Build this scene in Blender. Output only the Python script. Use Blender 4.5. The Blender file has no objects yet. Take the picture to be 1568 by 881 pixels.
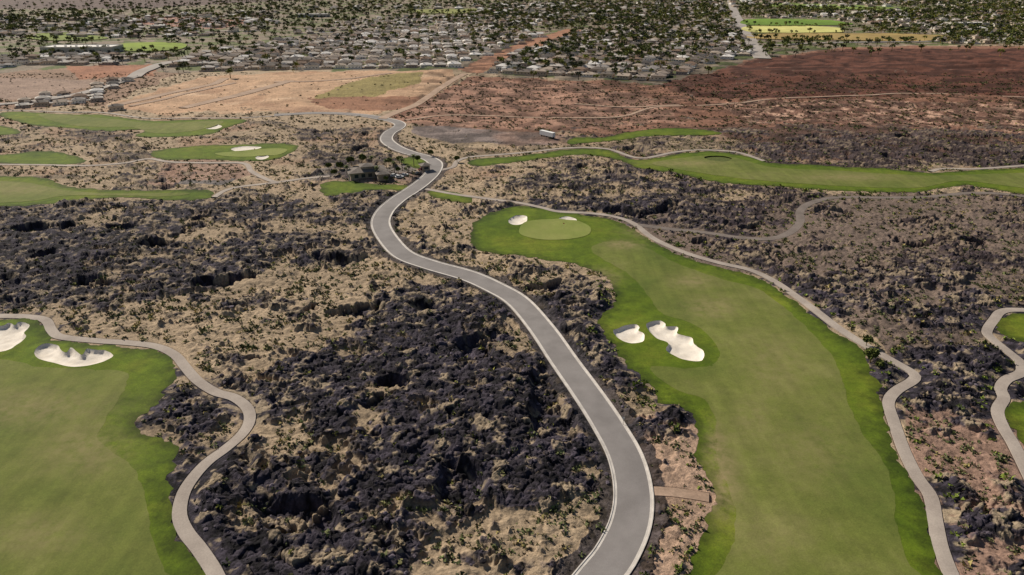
import bpy, math, random
import numpy as np
from mathutils import Vector
from mathutils.geometry import delaunay_2d_cdt
random.seed(7); rng=np.random.default_rng(7)
scene=bpy.context.scene
# ------------------------------------------------------------------ camera / survey constants
H=100.0; PITCH=math.radians(24.8); F=1059.0; CU,CV=784.0,440.5
cp,sp=math.cos(PITCH),math.sin(PITCH)
def gxy(u,v):
    u=np.asarray(u,float); v=np.asarray(v,float)
    dx=(u-CU)/F; dy=(CV-v)/F
    t=H/(sp-dy*cp)
    return dx*t,(dy*sp+cp)*t
def guv(x,y):
    d=y*cp+H*sp
    return CU+F*x/d, CV-F*(y*sp-H*cp)/d
# ------------------------------------------------------------------ noise
_g=np.random.default_rng(3)
_perm=_g.permutation(256).astype(np.int32); _perm=np.concatenate([_perm,_perm])
_ang=_g.random(256)*2*np.pi; _gx=np.cos(_ang).astype(np.float32); _gy=np.sin(_ang).astype(np.float32)
_r1=_g.random(256).astype(np.float32); _r2=_g.random(256).astype(np.float32); _r3=_g.random(256).astype(np.float32)
def perlin(x,y,seed=0):
    x=np.asarray(x,np.float32)+np.float32(seed*17.13); y=np.asarray(y,np.float32)+np.float32(seed*31.7)
    xf=np.floor(x); yf=np.floor(y); fx=x-xf; fy=y-yf
    xi=xf.astype(np.int32)&255; yi=yf.astype(np.int32)&255
    x1=(xi+1)&255; y1=(yi+1)&255
    def gd(a,b,px,py):
        h=_perm[_perm[a]+b]; return _gx[h]*px+_gy[h]*py
    u=fx*fx*fx*(fx*(fx*6-15)+10); v=fy*fy*fy*(fy*(fy*6-15)+10)
    n0=gd(xi,yi,fx,fy)*(1-u)+gd(x1,yi,fx-1,fy)*u
    n1=gd(xi,y1,fx,fy-1)*(1-u)+gd(x1,y1,fx-1,fy-1)*u
    return (n0*(1-v)+n1*v)*1.5
def fbm(x,y,o=3,seed=0):
    s=0;a=1;t=0
    for i in range(o):
        s=s+a*perlin(x*2**i,y*2**i,seed+i*5); t+=a; a*=.5
    return s/t
def blocks(x,y,seed):
    """cellular rock plates: tilted block height, crack distance, id value"""
    x=(x+seed*13.7).astype(np.float32); y=(y+seed*7.9).astype(np.float32)
    xf=np.floor(x); yf=np.floor(y); xi=xf.astype(np.int32); yi=yf.astype(np.int32)
    f1=np.full(x.shape,9,np.float32); f2=f1.copy(); hid=np.zeros(x.shape,np.int32); vx=np.zeros_like(f1); vy=np.zeros_like(f1)
    for dx in (-1,0,1):
        for dy in (-1,0,1):
            h=_perm[_perm[(xi+dx)&255]+((yi+dy)&255)]
            ax=x-(xf+dx+_r1[h]); ay=y-(yf+dy+_r2[h]); d=np.sqrt(ax*ax+ay*ay)
            c=d<f1
            f2=np.where(c,f1,np.minimum(f2,d)); hid=np.where(c,h,hid); vx=np.where(c,ax,vx); vy=np.where(c,ay,vy); f1=np.where(c,d,f1)
    r=_r3[hid]
    return r+.9*(_gx[hid]*vx+_gy[hid]*vy)*(.4+r)-.35*f1, f2-f1, _r1[(hid+77)&255]
def sst(a,b,x):
    t=np.clip((x-a)/(b-a),0,1); return t*t*(3-2*t)
def base(x,y):
    return 0.8*perlin(x/75,y/75,1)+0.35*perlin(x/31,y/31,2)
# ------------------------------------------------------------------ polylines / polygons
def catmull(P,closed=False,n=8):
    P=np.array(P,float)
    if closed: Q=np.vstack([P[-1],P,P[0],P[1]])
    else: Q=np.vstack([2*P[0]-P[1],P,2*P[-1]-P[-2]])
    out=[]
    for i in range(1,len(Q)-2):
        p0,p1,p2,p3=Q[i-1],Q[i],Q[i+1],Q[i+2]
        for k in range(n):
            t=k/n
            out.append(0.5*((2*p1)+(-p0+p2)*t+(2*p0-5*p1+4*p2-p3)*t*t+(-p0+3*p1-3*p2+p3)*t**3))
    if not closed: out.append(Q[-2])
    return np.array(out)
def resample(P,step,closed=False):
    if closed: P=np.vstack([P,P[0]])
    d=np.r_[0,np.cumsum(np.hypot(*np.diff(P,axis=0).T))]
    n=max(4,int(d[-1]/step)); s=np.linspace(0,d[-1],n+1)
    R=np.c_[np.interp(s,d,P[:,0]),np.interp(s,d,P[:,1])]
    return R[:-1] if closed else R
def world_line(P,step=2.0,closed=False):
    C=catmull(P,closed); x,y=gxy(C[:,0],C[:,1])
    return resample(np.c_[x,y],step,closed)
def inside(x,y,P):
    r=np.zeros(x.shape,bool); n=len(P); j=n-1
    for i in range(n):
        xi,yi=P[i]; xj,yj=P[j]
        if yi!=yj:
            r^=((yi>y)!=(yj>y))&(x<(xj-xi)*(y-yi)/(yj-yi)+xi)
        j=i
    return r
def seg_dist(x,y,P,closed,D,margin=14):
    Q=np.vstack([P,P[0]]) if closed else P
    for s in range(0,len(Q)-1,6):
        S=Q[s:s+7]
        b=(x>S[:,0].min()-margin)&(x<S[:,0].max()+margin)&(y>S[:,1].min()-margin)&(y<S[:,1].max()+margin)
        idx=np.nonzero(b)[0]
        if len(idx)==0: continue
        X=x[idx];Y=y[idx];m=D[idx]
        for i in range(len(S)-1):
            ax,ay=S[i];bx,by=S[i+1];dx,dy=bx-ax,by-ay;L=dx*dx+dy*dy+1e-9
            t=np.clip(((X-ax)*dx+(Y-ay)*dy)/L,0,1)
            m=np.minimum(m,np.hypot(X-ax-t*dx,Y-ay-t*dy))
        D[idx]=m
# ------------------------------------------------------------------ traced plan
ROAD=[(900,905),(918,881),(943,848),(965,800),(970,752),(958,700),(930,650),(896,600),(861,550),(827,500),(793,460),(757,438),(715,420),(660,405),(620,391),(597,370),(583,345),(590,325),(608,308),(628,294),(646,280),(662,266),(667,253),(655,243),(630,235),(606,225),(592,214),(596,204),(610,196),(612,191),(600,186),(575,181),(530,175),(480,174),(420,177)]
PATHS=[
 [(-60,482),(0,484),(40,486),(70,492),(80,508),(95,518),(150,524),(200,527),(240,532),(268,545),(285,565),(303,585),(330,602),(360,611),(380,628),(382,648),(370,668),(345,690),(318,710),(295,735),(280,760),(275,790),(285,815),(305,840),(325,870),(335,890),(345,905)],
 [(652,289),(700,298),(745,304),(790,311),(830,320),(855,326),(900,328),(940,333),(970,343),(1000,365),(1050,388),(1100,402),(1150,412),(1190,430),(1230,460),(1280,500),(1330,532),(1370,555),(1399,572),(1398,583),(1372,600),(1360,618),(1368,645),(1385,690),(1405,730),(1425,760),(1432,800),(1440,840),(1455,880),(1468,905)],
 [(1640,480),(1568,475),(1535,477),(1522,490),(1511,508),(1520,520),(1545,540),(1562,555),(1563,572),(1541,582),(1532,595),(1537,610),(1527,630),(1535,655),(1550,680),(1568,715),(1590,760)],
 [(505,270),(470,273),(425,279),(372,285),(345,292),(328,302)],
 [(328,249),(374,250),(385,262),(405,273),(422,279)],
 [(-60,254),(0,253),(60,252),(130,254),(190,250),(228,244),(262,249),(330,249)],
 [(675,262),(694,257),(700,248),(718,241),(760,237),(820,232),(870,227),(930,229),(980,242),(1030,233),(1080,230),(1130,234),(1170,247)],
 [(1425,263),(1445,258),(1500,258),(1568,253),(1640,252)],
 [(-40,168),(40,170),(100,173),(160,173),(230,181),(290,182),(370,182),(430,178)],
]
GREYPATH=[[(975,345),(1020,350),(1080,355),(1130,362),(1180,364),(1210,355),(1225,340),(1225,325),(1240,313),(1270,304),(1310,302),(1360,303),(1420,302),(1480,296),(1530,298),(1568,303),(1640,310)]]
DIRT=[([(986,750),(1020,751),(1050,754),(1086,760)],2.7),
 ([(585,183),(600,176),(640,158),(690,125),(712,114)],7),
 ([(1640,155),(1568,150),(1400,143),(1300,147),(1200,150),(1100,160),(1000,165),(950,178),(850,181),(700,178),(620,186)],3.2),
 ([(175,162),(250,145),(320,130),(345,120)],8),([(280,164),(380,142),(445,124)],10),([(420,126),(500,124),(600,112)],5),([(200,162),(300,140),(360,126)],5),
 ([(880,160),(960,164),(1040,161)],3)]
ROUGH=[
 [(-220,487),(0,489),(50,491),(64,500),(75,515),(95,524),(180,532),(235,537),(262,552),(266,580),(250,605),(230,625),(218,640),(203,656),(225,668),(262,678),(274,700),(268,720),(250,738),(262,748),(268,790),(275,825),(300,850),(318,881),(325,905),(-220,905)],
 [(722,358),(728,342),(760,325),(800,318),(850,325),(900,333),(948,341),(985,362),(1045,394),(1100,409),(1160,423),(1200,448),(1240,480),(1285,514),(1318,532),(1326,560),(1345,590),(1350,620),(1360,660),(1376,700),(1398,740),(1416,780),(1424,830),(1440,881),(1448,905),(1040,905),(1055,870),(1070,830),(1085,790),(1095,765),(1085,730),(1065,690),(1068,645),(1045,627),(1005,612),(998,592),(962,562),(945,535),(921,507),(917,487),(938,468),(940,445),(922,420),(880,405),(830,398),(780,390),(740,385),(724,375)],
 [(718,248),(735,243),(780,240),(830,235),(880,229),(930,231),(972,245),(1010,240),(1050,234),(1100,233),(1150,241),(1180,250),(1230,252),(1290,256),(1350,259),(1420,265),(1500,260),(1568,257),(1660,256),(1660,306),(1568,299),(1500,287),(1470,284),(1400,295),(1340,293),(1250,290),(1180,285),(1100,278),(1030,264),(980,258),(950,246),(900,238),(840,242),(800,247),(760,253),(725,255)],
 [(868,219),(880,212),(922,211),(960,203),(1010,197),(1060,198),(1100,203),(1090,208),(1000,209),(940,216),(880,221)],
 [(655,294),(680,292),(705,297),(722,304),(715,311),(690,308),(665,302)],
 [(493,281),(530,278),(580,283),(622,284),(618,292),(570,291),(520,299),(497,298)],
 [(235,232),(300,225),(360,223),(420,220),(452,222),(455,228),(440,237),(420,244),(380,247),(320,244),(260,246),(238,242)],
 [(-120,270),(0,270),(60,271),(108,285),(170,291),(240,292),(300,291),(328,295),(315,304),(260,306),(190,302),(130,305),(60,314),(0,316),(-120,318)],
 [(-80,240),(0,238),(60,231),(112,237),(130,249),(80,252),(0,251),(-80,252)],
 [(20,172),(100,176),(160,176),(230,185),(290,185),(350,184),(377,187),(345,197),(320,207),(262,210),(208,208),(222,198),(160,200),(90,195),(40,190),(0,178)],
 [(1640,482),(1568,480),(1545,481),(1530,493),(1523,506),(1545,515),(1568,525),(1640,535)],
 [(1640,610),(1568,615),(1547,620),(1540,635),(1552,658),(1575,690),(1640,740)],
 [(612,246),(640,241),(652,250),(648,259),(630,257)],
 [(-60,195),(0,193),(28,200),(20,207),(-60,207)],
]
FAIR=[
 [(-210,556),(0,553),(60,566),(150,570),(190,572),(196,590),(166,640),(150,670),(165,690),(200,712),(222,760),(232,820),(252,875),(262,902),(-210,902)],
 [(905,385),(930,372),(975,375),(1040,405),(1100,425),(1160,440),(1210,478),(1262,530),(1285,570),(1300,620),(1318,660),(1350,700),(1366,740),(1372,800),(1388,860),(1400,902),(1108,902),(1120,840),(1126,780),(1112,740),(1098,700),(1096,650),(1080,615),(1040,600),(1005,578),(1000,562),(1060,565),(1100,552),(1095,525),(1060,495),(1015,480),(990,450),(962,420)],
 [(1000,249),(1060,240),(1120,241),(1180,256),(1290,262),(1420,270),(1568,264),(1650,263),(1650,298),(1568,290),(1470,278),(1400,288),(1280,284),(1180,278),(1080,266),(1020,256)],
 [(-110,278),(0,277),(50,280),(100,291),(170,296),(290,296),(250,301),(170,299),(100,300),(40,309),(-110,312)],
 [(60,176),(160,181),(240,189),(340,187),(310,199),(240,204),(200,195),(110,192)],
]
GREENS=[[(795,354),(805,344),(835,339),(880,341),(903,350),(900,362),(870,368),(830,368),(800,362)],
 [(330,236),(370,233),(420,228),(440,230),(425,238),(380,241),(345,240)]]
BUNK=[
 ([(938,509),(946,505),(955,501),(972,498),(979,503),(977,508),(986,513),(984,525),(965,528),(947,521)],1.2),
 ([(989,499),(1008,492),(1018,496),(1020,501),(1035,501),(1038,506),(1036,512),(1046,515),(1060,519),(1062,527),(1068,533),(1078,541),(1075,553),(1060,555),(1037,549),(1020,538),(1023,527),(1003,518)],1.2),
 ([(-60,502),(0,501),(14,496),(24,500),(30,495),(46,501),(38,512),(41,518),(28,530),(5,541),(-60,546)],1.4),
 ([(54,541),(68,530),(88,532),(96,541),(104,544),(110,536),(126,548),(134,538),(150,540),(163,541),(174,550),(150,562),(115,567),(85,561),(60,553)],1.4),
 ([(779,341),(790,334),(806,335),(806,343),(795,348),(782,347)],.9),
 ([(856,338),(868,335),(882,339),(880,343),(862,342)],.6),
 ([(354,230),(372,226),(400,227),(390,231),(365,234)],.5),
 ([(392,242),(402,239),(412,241),(404,245),(394,245)],.5),
 ([(314,196),(325,192),(340,195),(332,199),(318,199)],.5)]
POND=[(1078,241),(1100,239),(1120,243),(1112,248),(1088,246)]
FIELDS=[("sports_field",[(1142,31),(1200,30),(1272,32),(1300,39),(1150,39)],(.16,.27,.035)),
 ("crop_field",[(1148,41),(1270,42),(1292,48),(1270,51),(1152,50)],(.60,.57,.20)),
 ("dry_field",[(1152,53),(1310,52),(1445,55),(1430,63),(1300,63),(1157,60)],(.38,.27,.10)),
 ("park_lawn",[(182,69),(215,66),(282,68),(272,77),(200,79)],(.20,.27,.03)),
 ("park_lawn",[(40,55),(90,51),(160,57),(150,62),(60,63)],(.18,.23,.04)),
 ("park_lawn",[(640,16),(720,14),(760,17),(700,21),(640,20)],(.25,.26,.08)),
 ("park_lawn",[(1180,6),(1300,8),(1420,14),(1400,17),(1200,12)],(.20,.27,.06))]
WEAR=[(1108,735,24,60,1.0),(1098,690,16,40,1),(1000,356,40,9,.9),(955,376,28,7,.9),(925,425,25,14,.7),(1062,430,34,10,.7),(40,625,140,30,.6),(130,690,70,40,.6),(1190,560,60,50,.4),(1240,690,70,60,.35),(1180,820,60,50,.3),(1090,470,40,18,.7),(60,820,80,30,.5),(1050,250,60,4,.8),(1300,272,80,5,.7),(1096,770,22,14,1),(1150,640,30,40,.4),(30,290,60,8,.6)]
def lat(rows,v0,dv):
    A=np.array([[float(c) for c in r.replace(' ','')] for r in rows])/9.0
    def f(u,v):
        a=np.clip((u-28)/56,0,27-1e-4); b=np.clip((v-v0)/dv,0,len(rows)-1-1e-4)
        i=a.astype(int); j=b.astype(int); fa=a-i; fb=b-j
        return (A[j,i]*(1-fa)+A[j,i+1]*fa)*(1-fb)+(A[j+1,i]*(1-fa)+A[j+1,i+1]*fa)*fb
    return f
lavaL=lat(["0000 0000 0000 0000 0000 0000 0000",
"4554 1135 5420 0003 3223 4444 4444",
"2235 3112 6651 1114 4555 6788 8888",
"3334 5222 2543 2466 6666 5644 3333",
"6656 6777 7673 3366 7787 7633 3334",
"8886 6566 5535 5223 3445 5423 4344",
"8987 6677 5432 3234 4333 4444 5675",
"8876 6742 3335 7665 2233 4764 4434",
"6544 3322 4567 8867 6533 3474 5677",
"4332 2234 6788 9976 7533 3453 5887",
"3333 3346 7899 9986 6743 3344 8898",
"5555 6535 7788 8877 7776 5557 8887",
"7778 9855 6888 8888 7666 5555 5557",
"6666 8843 5889 9999 8622 3333 3435",
"6666 7755 7789 9999 8621 3333 3433",
"8888 8877 7888 9986 5522 3333 4544",
"8888 7777 6657 7533 3322 3333 6764",
"9998 8888 8766 5654 3322 3333 7853",
"9889 9999 8763 3543 4323 3333 6743"],160,40)
treeL=lat(["0001 1245 5666 7777 8888 8888 8888",
"2344 4566 7766 5678 8888 7888 8888",
"7775 3465 4444 5678 8887 4334 5666",
"7655 4554 3333 3457 7776 4334 5667",
"5444 4333 3222 3356 6666 5667 7777",
"3323 3322 2222 2356 6655 4432 1111",
"4332 3222 2111 1466 5522 0000 0000",
"0000 2111 1000 1355 4310 0000 0000",
"0000 0000 0000 0023 4410 0000 0000",
"0000 0000 0000 0000 0000 0000 0000"],0,15)
# ------------------------------------------------------------------ mesh helpers
def mkmesh(name,V,Fc,mats,col=None,matidx=None,smooth=False):
    V=np.asarray(V,np.float32); Fc=np.asarray(Fc,np.int32)
    me=bpy.data.meshes.new(name)
    me.vertices.add(len(V)); me.vertices.foreach_set("co",V.ravel())
    k=Fc.shape[1]; me.loops.add(Fc.size); me.loops.foreach_set("vertex_index",Fc.ravel())
    me.polygons.add(len(Fc)); me.polygons.foreach_set("loop_start",np.arange(0,Fc.size,k,dtype=np.int32))
    me.polygons.foreach_set("loop_total",np.full(len(Fc),k,np.int32))
    if matidx is not None: me.polygons.foreach_set("material_index",np.asarray(matidx,np.int32))
    me.polygons.foreach_set("use_smooth",np.full(len(Fc),smooth))
    for m in (mats if isinstance(mats,(list,tuple)) else [mats]): me.materials.append(m)
    if col is not None:
        a=me.attributes.new("Col",'FLOAT_COLOR','POINT')
        c=np.ones((len(V),4),np.float32); c[:,:3]=col; a.data.foreach_set("color",c.ravel())
    me.update(calc_edges=True)
    return me
def addobj(name,me,loc=(0,0,0),rz=0,parent=None,scale=None):
    o=bpy.data.objects.new(name,me); scene.collection.objects.link(o)
    o.location=loc; o.rotation_euler=(0,0,rz)
    if scale: o.scale=(scale,)*3
    if parent: o.parent=parent
    return o
# ------------------------------------------------------------------ materials
def newmat(name):
    m=bpy.data.materials.new(name); m.use_nodes=True; nt=m.node_tree
    b=nt.nodes["Principled BSDF"]; b.inputs["Roughness"].default_value=.9
    b.inputs["Specular IOR Level"].default_value=.25
    return m,nt,b
def nz(nt,scale,detail=4,rough=.6,coord="Object"):
    t=nt.nodes.new("ShaderNodeTexCoord"); n=nt.nodes.new("ShaderNodeTexNoise")
    n.inputs["Scale"].default_value=scale; n.inputs["Detail"].default_value=detail; n.inputs["Roughness"].default_value=rough
    nt.links.new(t.outputs[coord],n.inputs["Vector"]); return n
def ramp(nt,src,stops):
    r=nt.nodes.new("ShaderNodeValToRGB"); e=r.color_ramp.elements
    while len(e)<len(stops): e.new(.5)
    for i,(p,c) in enumerate(stops):
        e[i].position=p; e[i].color=(*c,1) if len(c)==3 else c
    nt.links.new(src,r.inputs[0]); return r
def mixc(nt,a,b,fac,mode='MIX'):
    m=nt.nodes.new("ShaderNodeMix"); m.data_type='RGBA'; m.blend_type=mode
    for s,v in ((m.inputs[0],fac),(m.inputs[6],a),(m.inputs[7],b)):
        if hasattr(v,'is_linked') or hasattr(v,'links'): nt.links.new(v,s)
        else: s.default_value=v if isinstance(v,(int,float)) else (*v,1)
    return m.outputs[2]
def mth(nt,op,a,b):
    m=nt.nodes.new("ShaderNodeMath"); m.operation=op
    for s,v in ((m.inputs[0],a),(m.inputs[1],b)):
        if isinstance(v,(int,float)): s.default_value=v
        else: nt.links.new(v,s)
    return m.outputs[0]
def bump(nt,b,h,strength,dist):
    n=nt.nodes.new("ShaderNodeBump"); n.inputs["Strength"].default_value=strength; n.inputs["Distance"].default_value=dist
    nt.links.new(h,n.inputs["Height"]); nt.links.new(n.outputs[0],b.inputs["Normal"])
def g3(v): return (v,v,v)
def attrmat(name,lo=.7,hi=1.3,scale=2.5,bs=.6,bd=.25,rough=.95):
    m,nt,b=newmat(name); a=nt.nodes.new("ShaderNodeAttribute"); a.attribute_name="Col"
    n=nz(nt,scale,6,.7); r=ramp(nt,n.outputs[0],[(.3,g3(lo)),(.7,g3(hi))])
    nt.links.new(mixc(nt,a.outputs["Color"],r.outputs[0],1.0,'MULTIPLY'),b.inputs["Base Color"])
    b.inputs["Roughness"].default_value=rough
    if bs: bump(nt,b,n.outputs[0],bs,bd)
    return m
def noisemat(name,c1,c2,scale,rough=.9,scale2=None,var=.12,bs=0,bd=.02):
    m,nt,b=newmat(name); n=nz(nt,scale,5); r=ramp(nt,n.outputs[0],[(.35,c1),(.65,c2)])
    out=r.outputs[0]
    if scale2:
        n2=nz(nt,scale2,4); r2=ramp(nt,n2.outputs[0],[(.3,g3(1-var)),(.7,g3(1+var))])
        out=mixc(nt,out,r2.outputs[0],1.0,'MULTIPLY')
        if bs: bump(nt,b,n2.outputs[0],bs,bd)
    nt.links.new(out,b.inputs["Base Color"]); b.inputs["Roughness"].default_value=rough
    return m
def turfmat(name,a,bc,c,stripe=.04,edged=.62,mottle=.22,fine=.22):
    m,nt,b=newmat(name)
    at=nt.nodes.new("ShaderNodeAttribute"); at.attribute_name="Col"
    sx=nt.nodes.new("ShaderNodeSeparateColor"); nt.links.new(at.outputs["Color"],sx.inputs[0])
    n1=nz(nt,.03,6,.7); r1=ramp(nt,n1.outputs[0],[(.34,a),(.5,bc),(.66,c)])
    n2=nz(nt,.22,6,.75); r2=ramp(nt,n2.outputs[0],[(.3,g3(1-mottle)),(.7,g3(1+mottle))])
    o=mixc(nt,r1.outputs[0],r2.outputs[0],1.0,'MULTIPLY')
    n3=nz(nt,2.6,5,.8); r3=ramp(nt,n3.outputs[0],[(.3,g3(1-fine)),(.7,g3(1+fine))])
    o=mixc(nt,o,r3.outputs[0],1.0,'MULTIPLY')
    t=nt.nodes.new("ShaderNodeTexCoord"); w=nt.nodes.new("ShaderNodeTexNoise")
    mp=nt.nodes.new("ShaderNodeMapping"); mp.inputs["Rotation"].default_value=(0,0,-.12); mp.inputs["Scale"].default_value=(.35,.012,1)
    nt.links.new(t.outputs["Object"],mp.inputs[0]); nt.links.new(mp.outputs[0],w.inputs[0])
    w.inputs["Scale"].default_value=1; w.inputs["Detail"].default_value=3
    r4=ramp(nt,w.outputs[0],[(.35,g3(1-stripe)),(.65,g3(1+stripe))])
    o=mixc(nt,o,r4.outputs[0],1.0,'MULTIPLY')
    if edged<1:
        re=ramp(nt,mth(nt,'ADD',sx.outputs[1],mth(nt,'MULTIPLY',mth(nt,'SUBTRACT',n2.outputs[0],.5),1.2)),[(.0,(edged,edged*1.05,edged*.8)),(.5,g3(1.0))])
        o=mixc(nt,o,re.outputs[0],1.0,'MULTIPLY')
    wf=mth(nt,'MULTIPLY',sx.outputs[0],ramp(nt,nz(nt,.35,6,.75).outputs[0],[(.34,g3(.1)),(.6,g3(.95))]).outputs[0])
    o=mixc(nt,o,(.30,.24,.12),wf)
    nt.links.new(o,b.inputs["Base Color"]); bump(nt,b,n3.outputs[0],.5,.15)
    b.inputs["Roughness"].default_value=.95
    return m
M_ground=attrmat("ground_mat",.55,1.45,1.6,.9,.38)
M_leaf=attrmat("foliage_mat",.8,1.2,1.0,0)
M_rock=attrmat("lava_rock_mat",.5,1.5,2.5,.8,.2)
M_rough=turfmat("rough_turf",(.064,.105,.005),(.100,.146,.007),(.155,.182,.015),.02,.5,.32,.3)
M_fair=turfmat("fairway_turf",(.105,.135,.024),(.142,.163,.034),(.188,.192,.058),.09,1.0,.18,.2)
M_green=turfmat("green_turf",(.19,.23,.050),(.215,.25,.058),(.25,.265,.075),.03,1.0,.08,.1)
M_sand=noisemat("bunker_sand",(.70,.63,.54),(.86,.79,.70),.25,.95,2.5,.06,.3,.05)
M_asph=noisemat("asphalt",(.215,.197,.19),(.275,.253,.245),.12,.85,6,.1)
M_conc=noisemat("concrete_path",(.33,.28,.245),(.44,.38,.33),.12,.9,3,.12)
M_kerb=noisemat("kerb_concrete",(.52,.48,.44),(.68,.63,.58),.4,.9,3,.08)
M_grey=noisemat("gravel_path",(.16,.133,.118),(.22,.183,.163),.15,.95,3,.15)
M_dirt=noisemat("dirt_track",(.34,.235,.17),(.46,.33,.245),.1,.95,1.5,.2)
M_street=noisemat("street_asphalt",(.32,.285,.26),(.42,.38,.35),.03,.9)
# ------------------------------------------------------------------ world lines
road=world_line(ROAD,2.0); paths=[world_line(p,1.5) for p in PATHS]; grey=[world_line(p,1.5) for p in GREYPATH]
dirt=[(world_line(p,3.0),w) for p,w in DIRT]
def poly_world(P,step,jit=0):
    W=world_line(P,step,True)
    if jit:
        W=W+np.c_[perlin(W[:,0]/1.7,W[:,1]/1.7,11)+perlin(W[:,0]/5,W[:,1]/5,12)*1.5,perlin(W[:,0]/1.7,W[:,1]/1.7,13)+perlin(W[:,0]/5,W[:,1]/5,14)*1.5]*jit
    return W
def stepfor(P):
    v=np.mean([p[1] for p in P]); return 1.0 if v>300 else 2.0 if v>180 else 4.0
rough=[poly_world(p,stepfor(p),.8) for p in ROUGH]
fair=[poly_world(p,1.5,.3) for p in FAIR]
greens=[poly_world(p,1.5,0) for p in GREENS]
bunk=[(poly_world(p,.6 if np.mean([q[1] for q in p])>300 else 1.2,.1),d) for p,d in BUNK]
pond=poly_world(POND,2,.2)
# ------------------------------------------------------------------ terrain grid
def axis(lo,hi,n,elo,ehi):
    mid=np.linspace(lo,hi,n); a=lo-np.geomspace(4,lo-elo,16)[::-1]; b=hi+np.geomspace(4,ehi-hi,16)
    return np.concatenate([a,mid,b])
U=axis(-170,1738,1500,-5200,6700)
Vv=np.linspace(950,-22,1120)
_,Yr=gxy(np.full(Vv.shape,784.),Vv)
Yr=np.concatenate([[-30,-10,10,30,50,62],Yr,np.geomspace(Yr[-1]*1.08,30000,14)])
S=(U-CU)/F
Yg,Sg=np.meshgrid(Yr,S,indexing='ij')
X=(Sg*(Yg*cp+H*sp)).ravel(); Y=Yg.ravel()
nr,nc=Yg.shape
uu,vv=guv(X,np.maximum(Y,20))
D_road=np.full(X.shape,30.); seg_dist(X,Y,road,False,D_road)
D_path=np.full(X.shape,30.)
for p in paths+grey: seg_dist(X,Y,p,False,D_path,9)
D_dirt=np.full(X.shape,30.)
for p,w in dirt:
    t=np.full(X.shape,30.); seg_dist(X,Y,p,False,t,12); D_dirt=np.minimum(D_dirt,t-w/2)
D_turf=np.full(X.shape,30.)
tin=np.zeros(X.shape,bool)
for p in rough:
    b=np.nonzero((X>p[:,0].min()-2)&(X<p[:,0].max()+2)&(Y>p[:,1].min()-2)&(Y<p[:,1].max()+2))[0]
    tin[b]|=inside(X[b],Y[b],p)
    seg_dist(X,Y,p,True,D_turf,10)
D_turf=np.where(tin,-D_turf,D_turf)
bin_=np.zeros(X.shape,bool)
for p,d in bunk:
    b=np.nonzero((X>p[:,0].min()-2)&(X<p[:,0].max()+2)&(Y>p[:,1].min()-2)&(Y<p[:,1].max()+2))[0]
    bin_[b]|=inside(X[b],Y[b],p)
Dm=np.minimum(np.minimum(D_road-4.3,D_path-1.7),np.minimum(D_turf,D_dirt-.2))
# masks
n18=fbm(X/30,Y/24,3,20); n5=fbm(X/8,Y/6.5,3,24); n1=fbm(X/1.8,Y/1.8,2,28)
wu=uu+n18*18*np.clip((vv-40)/200,.15,1); wv=vv+fbm(X/30,Y/30,3,33)*10*np.clip((vv-40)/200,.1,1)
dens=lavaL(uu,vv)
dens=np.where((vv<215)&(vv>150),dens*sst(150,215,vv)+dens*.2,dens); dens=np.where(vv<165,0,dens)
lm=sst(-.11,.11,dens-.565+.80*n18+.58*n5+.24*n1)
shoulder=(D_road>4.2)&(D_road<6.8+n5*2.5)&(Y<470)
lm=np.maximum(lm,np.where(shoulder,.9,0))
lm=lm*np.where(Y>900,0,1)
# relief
wx=X+1.6*n5; wy=Y+1.6*fbm(X/6,Y/6,2,41)
def bill(s,seed): return 2*np.abs(perlin(wx/s,wy/s,seed))
B1=np.zeros(X.shape,np.float32);B2=B1.copy();K=B1+1;ID=B1+.5
li=np.nonzero((lm>.01)&(Y<620)&(Dm>0))[0]
b1,c1,i1=blocks(wx[li]/4.0,wy[li]/3.6,1); b2,c2,i2=blocks(wx[li]/1.7,wy[li]/1.7,5)
B1[li]=b1;B2[li]=b2;K[li]=np.minimum(c1*2.2,c2);ID[li]=.5*i1+.5*i2
bl=1.35*bill(9,52)+.8*bill(4.2,54)+.42*bill(2.0,56)+.2*bill(1.0,58)
hl=.3+1.3*fbm(X/26,Y/26,2,50)+.62*bill(11,52)+.40*bill(4.6,54)+.2*bill(2.0,56)+.62*(B1-.3)+.36*(B2-.3)-.2*(1-sst(0,.14,K))+.12*perlin(X/.7,Y/.7,61)
pits=sst(.36,.56,perlin(X/21,Y/19,77))*3.2
hs=.5*n5+.22*n1+.9*fbm(X/18,Y/18,2,63)+.3*bill(3.5,60)
rel=(lm*(hl-pits)+(1-lm)*hs)
rel=rel*np.where(Y>300,np.clip(1-(Y-300)/900,.45,1),1)*np.where(vv>118,1,.0)
rs_=sst(540,660,uu)*(vv<205)
rel=rel*(1-.4*rs_)+rs_*(fbm(X/60,Y/25,4,70)*4.5)*np.clip((205-vv)/30,0,1)*sst(78,92,vv)
edge=sst(0.2,4.0,Dm)
rel=rel*edge+np.where(shoulder,.25*np.abs(n1)+.1,0)*sst(0,1,Dm)
drop=np.where(Dm<0,-.45*sst(0,.5,-Dm)-.05,0)
Z=base(X,Y)+np.where(Dm<0.2,drop,rel)
Z=np.where(bin_,Z-2.2,Z)
Z=Z+np.clip((Y-3200)/9000,0,1)**1.2*420*(.5+fbm(X/3000,Y/3000,3,80))
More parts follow.
